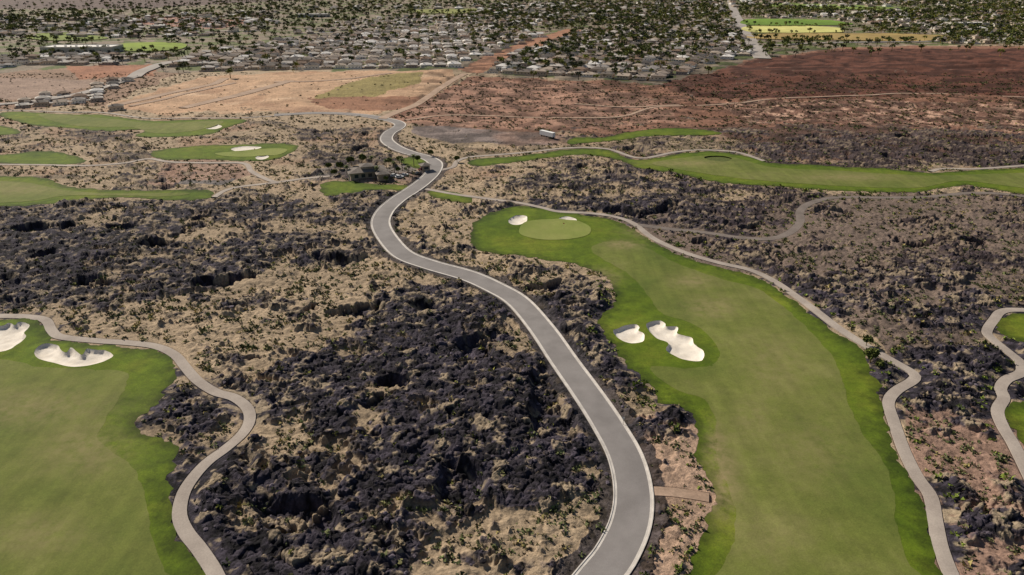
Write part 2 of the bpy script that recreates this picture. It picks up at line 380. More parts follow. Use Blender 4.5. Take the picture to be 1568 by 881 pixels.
# colours
def C(*c): return np.array(c,np.float32)
col=np.empty((len(X),3),np.float32); col[:]=C(.405,.305,.205)
regs=[([(930,330),(1250,296),(1568,296),(2500,296),(2500,480),(1560,470),(1400,580),(1330,520),(1180,425),(1040,395)],(.20,.148,.12)),
 ([(960,640),(1090,650),(1110,881),(940,960)],(.44,.30,.215)),
 ([(1380,600),(1568,640),(2800,640),(2800,1100),(1430,1000)],(.32,.205,.155)),
 ([(590,182),(720,118),(900,125),(1010,130),(1160,90),(1300,72),(1568,70),(6000,70),(6000,240),(1568,232),(1200,228),(1100,205),(880,208),(700,192)],(.28,.142,.094)),
 ([(1160,92),(1300,75),(1568,75),(6000,75),(6000,150),(1568,150),(1420,140),(1280,152),(1100,150),(1000,132)],(.145,.058,.038)),
 ([(1100,158),(1300,152),(1568,160),(6000,165),(6000,205),(1568,200),(1350,192),(1150,188)],(.20,.105,.075)),
 ([(1080,196),(1300,192),(1568,203),(6000,210),(6000,242),(1568,242),(1180,242)],(.13,.072,.055)),
 ([(600,185),(720,122),(900,130),(1000,150),(1050,190),(830,200),(640,195)],(.37,.205,.145)),
 ([(-3000,95),(240,95),(280,110),(160,162),(0,170),(-3000,175)],(.28,.18,.125)),
 ([(160,162),(300,120),(430,110),(690,108),(702,124),(640,160),(560,178),(430,172),(250,175)],(.50,.32,.20)),
 ([(530,128),(590,114),(650,112),(640,130),(560,150),(480,152)],(.28,.225,.085)),
 ([(470,152),(560,146),(650,150),(600,170),(500,166)],(.30,.15,.09)),
 ([(-400,120),(140,122),(165,129),(60,152),(-400,162)],(.32,.22,.17)),
 ([(100,101),(240,98),(235,116),(120,121)],(.34,.155,.09)),
 ([(190,25),(320,28),(392,32),(340,45),(200,38)],(.36,.19,.14)),
 ([(625,196),(700,194),(830,203),(870,213),(850,220),(760,222),(690,222),(645,212)],(.24,.19,.175)),
 ([(255,250),(370,248),(385,268),(350,278),(250,286),(222,286)],(.36,.235,.175)),
 ([(275,276),(352,275),(345,284),(270,285)],(.18,.16,.155)),
 ([(480,258),(640,254),(650,276),(560,280),(480,275)],(.22,.19,.17)),
 ([(700,107),(790,68),(870,44),(893,47),(812,76),(732,114)],(.36,.18,.11))]
sub=(wv<np.interp(wu,[-3000,0,160,250,430,700,780,900,1010,1160,1300,1568,6000],[112,112,100,110,108,108,118,124,130,90,72,68,68]))
for c,(P,k) in enumerate(regs):
    m=inside(wu,wv,P); col[m]=C(*k)
    if c==5:
        spk=sst(.05,.35,perlin(X/8,Y/11,130)+.5*perlin(X/3,Y/4,131))*m; col=col*(1-spk[:,None])+C(.56,.35,.25)*spk[:,None]
    if c==7:
        spk=sst(-.1,.3,perlin(X/12,Y/20,133))*m*.4; col=col*(1-spk[:,None])+C(.46,.28,.20)*spk[:,None]
    if c==8:
        lawn=fbm(X/35,Y/35,2,90)
        s=sub&~inside(wu,wv,regs[7][0])
        col[s]=C(.25,.20,.15); s2=s&(lawn>.08); col[s2]=C(.12,.14,.05)
    if c==9:
        g=sst(.15,.5,fbm(X/70,Y/30,3,135))*m*.7; col=col*(1-g[:,None])+C(.64,.45,.30)*g[:,None]
        g=sst(.1,.4,fbm(X/40,Y/60,3,137))*m*.6; col=col*(1-g[:,None])+C(.36,.20,.12)*g[:,None]
tl=inside(wu,wv,[(-5000,-49),(6000,-49),(6000,-6),(700,-4),(420,2),(200,14),(-5000,18)]); col[tl]=C(.13,.09,.08)
red=sst(0,.35,fbm(X/50,Y/50,3,95))*sst(150,175,vv)*sst(300,270,vv); col=col*(1-red[:,None]*.5)+C(.31,.17,.115)*red[:,None]*.5
col*=(1+.36*n18+.32*n5+.28*n1)[:,None].clip(.4,1.7)
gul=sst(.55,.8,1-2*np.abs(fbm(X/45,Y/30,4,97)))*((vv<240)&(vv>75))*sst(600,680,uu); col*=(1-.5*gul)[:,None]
lav=np.empty_like(col); lav[:]=C(.037,.031,.042)
lit_tone=np.clip(.75+1.7*(ID-.5)+.45*(bl-1.0)+.9*n1+.5*perlin(X/.6,Y/.6,99),.22,3.6); lav*=lit_tone[:,None]  # block tone plus painted light: sunlit mound tops and lit facets in the colour
dust=sst(.25,.50,.34*n1+.85*fbm(X/5,Y/4,3,101)+.40*n18+.15*(bl-.95)+.22*(B1-.4)+.28*(.76-dens))
lav=lav*(1-dust[:,None]*.88)+C(.345,.27,.185)*dust[:,None]*.88
lav=np.where(shoulder[:,None],C(.042,.036,.04)*lit_tone[:,None],lav)
brn=np.maximum(sst(900,1300,uu)*sst(470,350,vv)*.45,sst(320,220,vv)*.3); lav=lav*(1-brn[:,None])+C(.085,.055,.045)*brn[:,None]
col=col*(1-lm[:,None])+lav*lm[:,None]
col[D_turf<0]=C(.10,.12,.03)
col=np.clip(col,.007,.9)
idx=np.arange(nr*nc).reshape(nr,nc)
Fq=np.stack([idx[:-1,:-1],idx[:-1,1:],idx[1:,1:],idx[1:,:-1]],-1).reshape(-1,4)
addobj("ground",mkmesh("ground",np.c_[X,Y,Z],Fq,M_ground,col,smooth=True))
# ------------------------------------------------------------------ sheets
def sheet(name,P,step,zoff,mat,holes=(),zf=None,parent=None):
    xs=np.arange(P[:,0].min(),P[:,0].max(),step); ys=np.arange(P[:,1].min(),P[:,1].max(),step)
    gx,gy=np.meshgrid(xs,ys); gx=gx.ravel()+(rng.random(gx.size)-.5)*step*.3; gy=gy.ravel()+(rng.random(gy.size)-.5)*step*.3
    k=inside(gx,gy,P)
    d=np.full(gx.shape,9.); seg_dist(gx,gy,P,True,d,3); k&=d>step*.35
    for h in holes: k&=~inside(gx,gy,h)
    V=[Vector((float(a),float(b))) for a,b in P]; E=[(i,(i+1)%len(P)) for i in range(len(P))]
    for h in holes:
        o=len(V); V+=[Vector((float(a),float(b))) for a,b in h]; E+=[(o+i,o+(i+1)%len(h)) for i in range(len(h))]
    V+=[Vector((float(a),float(b))) for a,b in zip(gx[k],gy[k])]
    r=delaunay_2d_cdt(V,E,[],0,1e-4)
    vo=np.array([(v.x,v.y) for v in r[0]]); fo=np.array([f for f in r[2] if len(f)==3])
    c=vo[fo].mean(1); kk=inside(c[:,0],c[:,1],P)
    for h in holes: kk&=~inside(c[:,0],c[:,1],h)
    fo=fo[kk]
    a=vo[fo]; cr=(a[:,1,0]-a[:,0,0])*(a[:,2,1]-a[:,0,1])-(a[:,1,1]-a[:,0,1])*(a[:,2,0]-a[:,0,0])
    fo[cr<0]=fo[cr<0][:,::-1]
    z=base(vo[:,0],vo[:,1])+zoff
    if zf is not None: z=z+zf(vo[:,0],vo[:,1])
    col=None
    if mat in (M_rough,M_fair,M_green):
        col=np.zeros((len(vo),3)); dd=np.full(len(vo),8.); seg_dist(vo[:,0],vo[:,1],P,True,dd,9)
        u_,v_=guv(vo[:,0],vo[:,1])
        for wu_,wv_,ru,rv,s in WEAR: col[:,0]=np.maximum(col[:,0],s*np.exp(-((u_-wu_)/ru)**2-((v_-wv_)/rv)**2))
        col[:,1]=dd/8
    return addobj(name,mkmesh(name,np.c_[vo,z],fo,mat,col,smooth=True),parent=parent)
bp=[b[0] for b in bunk]
def lip(x,y):
    d=np.full(x.shape,9.)
    for b in bp: seg_dist(x,y,b,True,d,6)
    return .35*np.exp(-(d/2.2)**2)
for i,P in enumerate(rough):
    hs_=[b for b in bp if inside(b[:,0],b[:,1],P).mean()>.5]
    if i==2: hs_=hs_+[pond]
    sheet("rough_grass",P,2.0 if i<2 else 4,.03,M_rough,hs_,lip)
for i,P in enumerate(fair):
    sheet("fairway",P,2.0 if i<2 else 4,.055 if i<2 else .1,M_fair,[pond] if i==2 else [],lip)
for P in greens: sheet("putting_green",P,2.5,.14,M_green,(),lip)
for P,dep in bunk:
    def zf(x,y,P=P,dep=dep):
        d=np.full(x.shape,9.); seg_dist(x,y,P,True,d,9)
        return .32-.75*dep*sst(0,.8,d)-.3*dep*sst(.8,4,d)+.1*perlin(x/2,y/2,5)*sst(0,1,d)
    sheet("sand_bunker",P,.6 if dep>.9 else 1.2,.03,M_sand,(),zf)
for n,P,c in FIELDS:
    W=poly_world(P,12)
    sheet(n,W,60,1.0,noisemat(n+"_mat",tuple(.75*k for k in c),tuple(1.15*k for k in c),.008,.95,.06,.2))
# ------------------------------------------------------------------ ribbons
def ribbon(name,P,prof,mat,parent=None):
    T=np.gradient(P,axis=0); T/=np.hypot(T[:,0],T[:,1])[:,None]+1e-9; N=np.c_[-T[:,1],T[:,0]]
    k=len(prof); V=np.zeros((len(P),k,3))
    for j,(o,z) in enumerate(prof):
        q=P+N*o; V[:,j,:2]=q; V[:,j,2]=base(q[:,0],q[:,1])+z
    i=np.arange(len(P)*k).reshape(len(P),k)
    Fc=np.stack([i[:-1,:-1],i[1:,:-1],i[1:,1:],i[:-1,1:]],-1).reshape(-1,4)[:,::-1]
    return addobj(name,mkmesh(name,V.reshape(-1,3),Fc,mat),parent=parent)
def flatprof(w,z): h=w/2; return [(h,-.4),(h,z),(h*.5,z+.02),(0,z+.03),(-h*.5,z+.02),(-h,z),(-h,-.4)]
rd=ribbon("road",road,flatprof(6.8,.10),M_asph)
ribbon("kerb_left",road,[(4.2,-.4),(4.2,.24),(3.95,.24),(3.93,.13),(3.38,.12),(3.38,-.2)],M_kerb,rd)
ribbon("kerb_right",road,[(-3.38,-.2),(-3.38,.12),(-3.93,.13),(-3.95,.24),(-4.2,.24),(-4.2,-.4)],M_kerb,rd)
for p in paths: ribbon("cart_path",p,flatprof(2.8,.075),M_conc)
for p in grey: ribbon("gravel_path",p,flatprof(3.6,.06),M_grey)
for p,w in dirt: ribbon("dirt_track",p,flatprof(w,.02 if w<3 else .2),M_dirt)
for P,w in [([(1110,-12),(1118,2),(1126,22),(1140,50),(1156,72),(1168,91)],20),([(205,120),(215,112),(232,105),(250,98),(300,92),(420,78)],14),([(-100,166),(30,158),(120,145),(205,120)],9),([(1168,91),(1155,72),(1300,66),(1568,62),(1700,60)],9)]:
    ribbon("street",world_line(P,10),flatprof(w,.9),M_street)
# ------------------------------------------------------------------ templates + merging
def merge(name,tmpl,pos,scl,colr,mat):
    VV=[];FF=[];CC=[];off=0
    which=rng.integers(0,len(tmpl),len(pos)); ang=rng.random(len(pos))*6.283
    for t,(V,Fc,ti) in enumerate(tmpl):
        k=which==t; n=k.sum()
        if n==0: continue
        a=ang[k][:,None]; s=scl[k]
        s=s if s.ndim==2 else np.repeat(s[:,None],3,1)
        x=V[None,:,0]*np.cos(a)-V[None,:,1]*np.sin(a); y=V[None,:,0]*np.sin(a)+V[None,:,1]*np.cos(a); z=np.repeat(V[None,:,2],n,0)
        W=np.stack([x*s[:,:1],y*s[:,1:2],z*s[:,2:]],-1)+pos[k][:,None,:]
        c=colr[k][:,None,:]*ti[None,:,:]
        VV.append(W.reshape(-1,3)); CC.append(c.reshape(-1,3))
        FF.append((Fc[None]+(np.arange(n)*len(V))[:,None,None]+off).reshape(-1,3)); off+=n*len(V)
    return addobj(name,mkmesh(name,np.vstack(VV),np.vstack(FF),mat,np.vstack(CC)))
def leafblob(n,size,cx,cz,flat,r):
    V=[];Fc=[];T=[]
    for i in range(n):
        th=r.random()*6.283; ph=math.acos(r.uniform(-.35,1)); rad=(.55+.45*r.random())*(1+.25*math.sin(3*th+cx*7))
        c=np.array([cx+rad*math.sin(ph)*math.cos(th),rad*math.sin(ph)*math.sin(th),cz+flat*rad*math.cos(ph)])
        a=np.array([r.gauss(0,1),r.gauss(0,1),r.gauss(0,.6)]); a/=np.linalg.norm(a); b=np.cross(a,[r.gauss(0,1),r.gauss(0,1),r.gauss(0,1)]); b/=np.linalg.norm(b)+1e-6
        o=len(V); s=size*(.6+.8*r.random())
        V+=[c+a*s,c-a*s*.6+b*s*.8,c-a*s*.5-b*s*.8]; Fc.append((o,o+1,o+2)); t=.6+.8*r.random(); T+=[(t,t,t)]*3
    return V,Fc,T
rr=random.Random(4)
def tree_t(n):
    V,Fc,T=leafblob(n,.38,0,0,.8,rr)
    V2,F2,T2=leafblob(n//2,.33,.45,.25,.7,rr); o=len(V)
    V+=[v*np.array([.9,.9,1]) for v in V2]; Fc+=[tuple(i+o for i in f) for f in F2]; T+=T2
    V=[v*np.array([.55,.55,.55])+np.array([0,0,.95]) for v in V]
    o=len(V)
    for z,r in ((-.1,.07),(.45,.05),(.9,.03)):
        for k in range(4): V.append(np.array([r*math.cos(k*1.57),r*math.sin(k*1.57),z])); T.append((1.6,1.0,.9))
    for l in range(2):
        for k in range(4):
            a=o+l*4+k;b=o+l*4+(k+1)%4; Fc+=[(a,b,b+4),(a,b+4,a+4)]
    for k in range(3):
        a=k*2.1+.4; p=np.array([0,0,.45]); q=np.array([.35*math.cos(a),.35*math.sin(a),.85]); o=len(V)
        V+=[p+[.03,0,0],p-[.03,0,0],q]; T+=[(1.6,1,.9)]*3; Fc.append((o,o+1,o+2))
    return np.array(V),np.array(Fc),np.array(T)
trees=[tree_t(30) for _ in range(6)]
def shrub_t(n):
    V,Fc,T=leafblob(n,.5,0,.1,.75,rr); return np.array(V)*.5,np.array(Fc),np.array(T)
shrubs=[shrub_t(12) for _ in range(6)]
def rock_t():
    import bmesh
    bm=bmesh.new(); bmesh.ops.create_icosphere(bm,subdivisions=1,radius=.5)
    for v in bm.verts: v.co*=rr.uniform(.7,1.25); v.co.z*=.7
    V=np.array([v.co[:] for v in bm.verts]); Fc=np.array([[v.index for v in f.verts] for f in bm.faces]); bm.free()
    return V,Fc,np.ones((len(V),3))
rocks=[rock_t() for _ in range(8)]
dYr=np.gradient(Yr); dS=np.gradient(S); area=(dYr[:,None]*(dS[None,:]*(Yg*cp+H*sp))).ravel()
inreg=(Y>75)&(uu>-150)&(uu<1720)
pr=area*inreg*(Dm>.6)*(1-lm*.92)*np.clip(.55+1.4*fbm(X/12,Y/12,2,120),.08,1)*(~sub)*(vv>112)
constr=inside(uu,vv,regs[9][0])|inside(uu,vv,regs[12][0])|inside(uu,vv,regs[15][0]); pr=pr*np.where(constr,.05,1)
pr=pr*np.where(Y<250,.50,np.where(Y<450,.27,np.where(Y<700,.12,.06)))
k=np.nonzero(rng.random(len(pr))<pr)[0]
print("shrubs",len(k))
if len(k)>90000: k=rng.choice(k,90000,False)
pal=np.array([(.34,.28,.11),(.24,.23,.10),(.15,.165,.07),(.09,.11,.04),(.045,.055,.022),(.19,.15,.10)])
pi=rng.choice(6,len(k),p=[.12,.13,.27,.24,.16,.08])
cc=pal[pi]*(0.7+.6*rng.random((len(k),1)))
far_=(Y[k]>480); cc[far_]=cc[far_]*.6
sc=(.6+1.3*rng.random(len(k))**2)*np.where(Y[k]>450,1.2,1)*np.where(Y[k]>250,1.15,1.1)
merge("desert_shrubs",shrubs,np.c_[X[k],Y[k],Z[k]-.05],sc,cc,M_leaf)
pr=area*inreg*(Dm>1)*(lm>.5)*(Y<500)*.008
k=np.nonzero(rng.random(len(pr))<pr)[0]
cc=np.array([(.17,.17,.04)])*(.5+1.2*rng.random((len(k),1)))
merge("green_shrubs",shrubs,np.c_[X[k],Y[k],Z[k]],(.8+1.3*rng.random(len(k))**2),cc,M_leaf)
pr=area*inreg*((D_turf>.5)&(D_turf<6)|(D_path<5.5))*(D_path>2.2)*(Dm>.5)*(Y<420)*(uu>900)*.06
k=np.nonzero(rng.random(len(pr))<pr)[0]
cc=np.array([(.13,.165,.03)])*(.5+1.2*rng.random((len(k),1)))
merge("edge_bushes",shrubs,np.c_[X[k],Y[k],Z[k]],(1.1+1.4*rng.random(len(k))**2),cc,M_leaf)
pr=area*inreg*(Dm>.8)*(lm>.4)*np.where(Y<230,.20,np.where(Y<330,.09,.02))*(Y<500)
k=np.nonzero(rng.random(len(pr))<pr)[0]; print("rocks",len(k))
if len(k)>20000: k=rng.choice(k,20000,False)
s=(.35+1.1*rng.random((len(k),1))**3)*(1+.5*(rng.random((len(k),3))-.5))*np.where(Y[k]>250,1.3,1)[:,None]
merge("lava_rocks",rocks,np.c_[X[k],Y[k],Z[k]],s,np.array([(.048,.040,.050)])*(.4+2.6*rng.random((len(k),1))**2),M_rock)  # random rock tone; the lighter share paints sunlit facets into the colour
# ------------------------------------------------------------------ houses
class MB:
    def __init__(s): s.V=[];s.F=[];s.M=[]
    def face(s,pts,m):
        o=len(s.V); s.V+=pts; s.F.append(list(range(o,o+len(pts)))); s.M.append(m)
    def box(s,x0,x1,y0,y1,z0,z1,m):
        p=[(x0,y0,z0),(x1,y0,z0),(x1,y1,z0),(x0,y1,z0),(x0,y0,z1),(x1,y0,z1),(x1,y1,z1),(x0,y1,z1)]
        for f in ((0,1,5,4),(1,2,6,5),(2,3,7,6),(3,0,4,7),(4,5,6,7),(3,2,1,0)): s.face([p[i] for i in f],m)
    def cyl(s,c,r0,r1,z0,z1,n,m,axis='z'):
        a=[(math.cos(i*6.2832/n),math.sin(i*6.2832/n)) for i in range(n)]
        def P(r,t,z):
            return (c[0]+r*t[0],c[1]+r*t[1],z) if axis=='z' else (c[0]+z,c[1]+r*t[0],c[2]+r*t[1])
        for i in range(n): s.face([P(r0,a[i],z0),P(r0,a[(i+1)%n],z0),P(r1,a[(i+1)%n],z1),P(r1,a[i],z1)],m)
        s.face([P(r1,t,z1) for t in a],m); s.face([P(r0,t,z0) for t in a][::-1],m)
    def mesh(s,name,mats):
        me=bpy.data.meshes.new(name); me.from_pydata(s.V,[],s.F)
        for m in mats: me.materials.append(m)
        me.polygons.foreach_set("material_index",s.M); me.update(); return me
def objmat(name,stops,scale=.6):
    m,nt,b=newmat(name); oi=nt.nodes.new("ShaderNodeObjectInfo")
    r=ramp(nt,oi.outputs["Random"],stops); r.color_ramp.interpolation='CONSTANT'
    n=nz(nt,scale,4); r2=ramp(nt,n.outputs[0],[(.3,g3(.82)),(.7,g3(1.15))])
    nt.links.new(mixc(nt,r.outputs[0],r2.outputs[0],1.0,'MULTIPLY'),b.inputs["Base Color"]); return m
M_roof=objmat("roof_tiles",[(0,(.32,.26,.22)),(.15,(.18,.15,.13)),(.30,(.44,.36,.29)),(.45,(.11,.095,.09)),(.58,(.55,.50,.45)),(.72,(.24,.16,.115)),(.82,(.78,.74,.70)),(.92,(.33,.30,.28))])
M_wall=objmat("stucco_wall",[(0,(.60,.50,.40)),(.2,(.48,.39,.30)),(.4,(.70,.65,.58)),(.6,(.40,.33,.28)),(.8,(.78,.74,.68))])
M_win,_,_b=newmat("window_glass"); _b.inputs["Base Color"].default_value=(.03,.04,.05,1); _b.inputs["Roughness"].default_value=.15
M_trim=noisemat("white_trim",(.6,.57,.53),(.75,.72,.68),.5,.7)
def hip(mb,x0,x1,y0,y1,zw,hr,hipk=1.0,e=.6):
    mb.box(x0,x1,y0,y1,-.3,zw,1)
    X0,X1,Y0,Y1=x0-e,x1+e,y0-e,y1+e; z=zw+.02
    if X1-X0>=Y1-Y0:
        k=(Y1-Y0)/2*hipk; r0=(X0+k,(Y0+Y1)/2,z+hr); r1=(X1-k,(Y0+Y1)/2,z+hr)
        mb.face([(X0,Y0,z),(X1,Y0,z),r1,r0],0); mb.face([(X1,Y1,z),(X0,Y1,z),r0,r1],0)
        mb.face([(X1,Y0,z),(X1,Y1,z),r1],0 if hipk>.1 else 1); mb.face([(X0,Y1,z),(X0,Y0,z),r0],0 if hipk>.1 else 1)
    else:
        k=(X1-X0)/2*hipk; r0=((X0+X1)/2,Y0+k,z+hr); r1=((X0+X1)/2,Y1-k,z+hr)
        mb.face([(X1,Y0,z),(X1,Y1,z),r1,r0],0); mb.face([(X0,Y1,z),(X0,Y0,z),r0,r1],0)
        mb.face([(X0,Y0,z),(X1,Y0,z),r0],0 if hipk>.1 else 1); mb.face([(X1,Y1,z),(X0,Y1,z),r1],0 if hipk>.1 else 1)
    mb.face([(X0,Y1,z),(X1,Y1,z),(X1,Y0,z),(X0,Y0,z)],3)
def house(i):
    r=random.Random(i); mb=MB(); w=r.uniform(13,17); d=r.uniform(10,13); zw=r.choice([2.9,3.1,3.1,4.6]); hk=r.choice([1,1,.02])
    hip(mb,-w/2,w/2,-d/2,d/2,zw,d*.2,hk)
    gx=-w/2+.5 if i%2 else w/2-7; hip(mb,gx,gx+6.5,-d/2-5,-d/2-.7,2.95,1.5,hk)
    mb.box(gx+.7,gx+5.8,-d/2-5.05,-d/2-5.0,0,2.3,3)
    for x in np.linspace(-w/2+1.5,w/2-2.5,4): mb.box(x,x+1.4,d/2,d/2+.05,.9,2.2,2)
    for x in ([1,4] if i%2 else [-5,-2]): mb.box(x,x+1.3,-d/2-.05,-d/2,.9,2.2,2)
    mb.box(-w/2-.05,-w/2,-2,0,.9,2.2,2); mb.box(w/2,w/2+.05,-2,0,.9,2.2,2)
    mb.box(w*.2,w*.2+.9,1.5,2.6,zw+.5,zw+d*.2+.9,1)
    mb.box(gx+.4,gx+6.1,-d/2-11,-d/2-5.1,-.3,.12,3)
    mb.box(-w/2-1.5,w/2+1.5,d/2+6,d/2+6.25,-.3,1.8,1)
    return mb.mesh("house_mesh",[M_roof,M_wall,M_win,M_trim])
HM=[house(i) for i in range(8)]
hpos=[]
def neighbourhood(poly,ang,along=19,pitch=60,prob=.93,mx=500,sc=.8,st=True):
    px,py=gxy([p[0] for p in poly],[p[1] for p in poly]); P=np.c_[px,py]
    ca,sa=math.cos(ang),math.sin(ang); c=P.mean(0); R=max(np.ptp(px),np.ptp(py))*.75
    cnt=0; runs=[]
    for s in np.arange(-R,R,pitch):
        pts=[]
        for t in np.arange(-R,R,along):
            w=s+8*math.sin(t/90+s); x=c[0]+ca*t-sa*w; y=c[1]+sa*t+ca*w
            ok=inside(np.array([x]),np.array([y]),P)[0]
            if ok:
                pts.append((x,y))
                for sd in (-1,1):
                    if rng.random()<prob and cnt<mx:
                        hx=x-sa*sd*18*sc; hy=y+ca*sd*18*sc; cnt+=1
                        o=addobj("suburban_house",HM[rng.integers(0,8)],(hx,hy,float(base(hx,hy))+.35),scale=sc*rng.uniform(.92,1.1))
                        o.rotation_euler[2]=ang+(0 if sd>0 else math.pi)+rng.uniform(-.1,.1); hpos.append((hx,hy))
            if (not ok or t+along>=R) and len(pts)>1: runs.append(np.array(pts)); pts=[]
            elif not ok: pts=[]
    if st:
        for q in runs: ribbon("street",resample(q,8),flatprof(8.5,.5),M_street)
neighbourhood([(255,104),(300,84),(430,64),(560,50),(640,44),(800,44),(830,56),(780,74),(700,104),(560,104),(400,108)],.12,15.5,50,.97,800)
neighbourhood([(735,114),(800,78),(880,50),(1000,36),(1118,30),(1135,60),(1150,84),(1010,124),(900,120),(790,116)],-.35,17,52,.9,560)
neighbourhood([(420,56),(560,30),(760,24),(860,30),(840,42),(640,42),(520,50)],.3,20,66,.85,300)
neighbourhood([(-200,92),(0,88),(160,84),(290,82),(240,94),(0,106),(-200,112)],.05,17,50,.85,160)
neighbourhood([(25,166),(35,156),(110,142),(180,120),(205,122),(165,150),(190,166)],.5,13,40,.85,70,.6)
neighbourhood([(-100,60),(-100,24),(180,26),(420,18),(420,48),(250,60)],.1,27,80,.6,260,.9)
neighbourhood([(1150,28),(1400,14),(1700,12),(1750,66),(1450,66),(1440,50),(1280,30)],-.05,25,80,.6,300,.9)
neighbourhood([(870,34),(1110,26),(1108,4),(760,6),(700,22)],-.2,28,85,.7,360,1.0)
neighbourhood([(420,18),(700,18),(1100,0),(1568,0),(1568,12),(1150,12),(900,6),(600,6)],.1,55,150,.7,300,1.2,False)
print("houses",len(hpos))
# trees
N=90000
ty=700+2300*rng.random(N)**.8; tx=(rng.random(N)*2-1)*.98*.74*1.15*(ty*cp+H*sp)
tu,tv=guv(tx,ty); dn=treeL(tu,tv)*sst(-22,-8,tv)*sst(-30,150,tu+tv*6)
clump=np.clip(.72+1.2*fbm(tx/90,ty/90,2,200),.03,1.3)
keep=rng.random(N)<dn*clump*np.where(tu>720,.88,.6)*np.clip(1200/ty,0,1)**1.4
for n,P,c in FIELDS: keep&=~inside(tu,tv,P)
px_=np.interp(tv,[-12,2,22,50,72,91],[1110,1118,1126,1140,1156,1168]); keep&=~(np.abs(tu-px_)<6)
keep&=~inside(tu,tv,regs[19][0])
tx,ty=tx[keep],ty[keep]; print("trees",len(tx))
ts=(2.5+4.8*rng.random(len(tx))**1.6)*np.where(ty>1500,1.2,1)
tcpal=np.array([(.11,.13,.030),(.07,.09,.025),(.18,.19,.035),(.04,.05,.02),(.20,.18,.05)])
tc=tcpal[rng.choice(5,len(tx),p=[.3,.25,.2,.15,.1])]*(.7+.5*rng.random((len(tx),1)))
merge("distant_trees",trees,np.c_[tx,ty,base(tx,ty)],ts,tc,M_leaf)
# ------------------------------------------------------------------ individual props
big=[tree_t(260) for _ in range(3)]
def one_tree(u,v,s,c=(.12,.14,.035),nm="desert_tree"):
    x,y=gxy(u,v); V,Fc,T=big[rng.integers(0,3)]
    addobj(nm,mkmesh(nm,V,Fc,M_leaf,T*np.array(c)),(float(x),float(y),float(base(x,y))),rng.random()*6,scale=s)
for u,v,s in [(522,262,3.2),(538,254,3.4),(556,251,3.4),(596,254,2.8),(610,266,2.2),(512,271,2.6),(592,279,2),(640,250,2.6),(1332,556,3),(1326,530,2.2),(1345,566,1.8),(700,250,2.5),(612,251,2.8),(660,240,2.6),(504,260,2.6)]:
    one_tree(u,v,s)
mb=MB()
mb.cyl((0,0),.28,.2,-.3,7.5,8,0)
for i in range(22):
    a=i*2.399; el=.9-1.5*(i/22); L=2.6; pr_=None
    for k in range(5):
        t=k/4; r=L*t*math.cos(el*(1-t*.3)); z=7.5+L*t*math.sin(el)-1.3*t*t; w=.05+.42*math.sin(min(1,t*1.1+.1)*math.pi)
        c=(r*math.cos(a),r*math.sin(a)); l=(c[0]-w*math.sin(a),c[1]+w*math.cos(a),z-.12); q=(c[0]+w*math.sin(a),c[1]-w*math.cos(a),z-.12); m_=(c[0],c[1],z)
        if pr_: mb.face([pr_[0],pr_[1],m_,l],1); mb.face([pr_[1],pr_[2],q,m_],1)
        pr_=(l,m_,q)
M_bark=noisemat("palm_bark",(.14,.10,.07),(.2,.15,.1),3); M_frond=noisemat("palm_frond",(.08,.10,.025),(.13,.15,.045),1)
PM=mb.mesh("palm_mesh",[M_bark,M_frond])
for u,v in [(578,274),(592,262),(604,266),(616,262),(570,256),(626,270),(532,272),(634,256)]:
    x,y=gxy(u,v); addobj("palm_tree",PM,(float(x),float(y),float(base(x,y))),rng.random()*6,scale=rng.uniform(.7,1.0))
def car(c):
    mb=MB(); sec=[(-2.25,.55,.75,.78),(-2.1,.35,.9,.88),(-.9,.3,.95,.92),(1.1,.3,.95,.92),(2.0,.35,.8,.86),(2.25,.5,.65,.74)]
    for a,b in zip(sec[:-1],sec[1:]):
        for s in (1,-1):
            mb.face([(a[0],s*a[3],a[1]),(b[0],s*b[3],b[1]),(b[0],s*b[3],b[2]),(a[0],s*a[3],a[2])],0)
        mb.face([(a[0],-a[3],a[2]),(b[0],-b[3],b[2]),(b[0],b[3],b[2]),(a[0],a[3],a[2])],0)
    for q in (sec[0],sec[-1]): mb.face([(q[0],-q[3],q[1]),(q[0],q[3],q[1]),(q[0],q[3],q[2]),(q[0],-q[3],q[2])],0)
    lo=[(-1.9,-.82,.9),(1.0,-.82,.95),(1.0,.82,.95),(-1.9,.82,.9)]; hi=[(-1.3,-.65,1.45),(.2,-.65,1.47),(.2,.65,1.47),(-1.3,.65,1.45)]
    for i in range(4): j=(i+1)%4; mb.face([lo[i],lo[j],hi[j],hi[i]],1)
    mb.face(hi,0)
    for x in (-1.4,1.4):
        for y in (-.9,.72):
            n=10
            P=lambda a,yy:(x+.34*math.cos(a),yy,.34+.34*math.sin(a))
            for i in range(n):
                a0,a1=i*6.283/n,(i+1)*6.283/n; mb.face([P(a0,y),P(a1,y),P(a1,y+.2),P(a0,y+.2)],2)
            mb.face([P(i*6.283/n,y) for i in range(n)],2); mb.face([P(i*6.283/n,y+.2) for i in range(n)],2)
    m,nt,b=newmat("car_paint"); b.inputs["Base Color"].default_value=(*c,1); b.inputs["Roughness"].default_value=.3
    t,_,b2=newmat("tyre"); b2.inputs["Base Color"].default_value=(.02,.02,.02,1)
    return mb.mesh("car_mesh",[m,M_win,t])
CM=[car(c) for c in [(.7,.7,.7),(.03,.03,.035),(.25,.03,.03),(.3,.32,.35)]]
for u,v,r in [(604,271,.3),(612,273,.3),(620,270,.4),(640,268,1.1),(646,262,1.0)]:
    x,y=gxy(u,v); addobj("parked_car",CM[rng.integers(0,4)],(float(x),float(y),float(base(x,y))+.15),r)
M_droof=noisemat("dark_roof",(.16,.135,.12),(.24,.21,.185),.8); M_stone=noisemat("stone_wall",(.30,.24,.19),(.42,.34,.27),1.2)
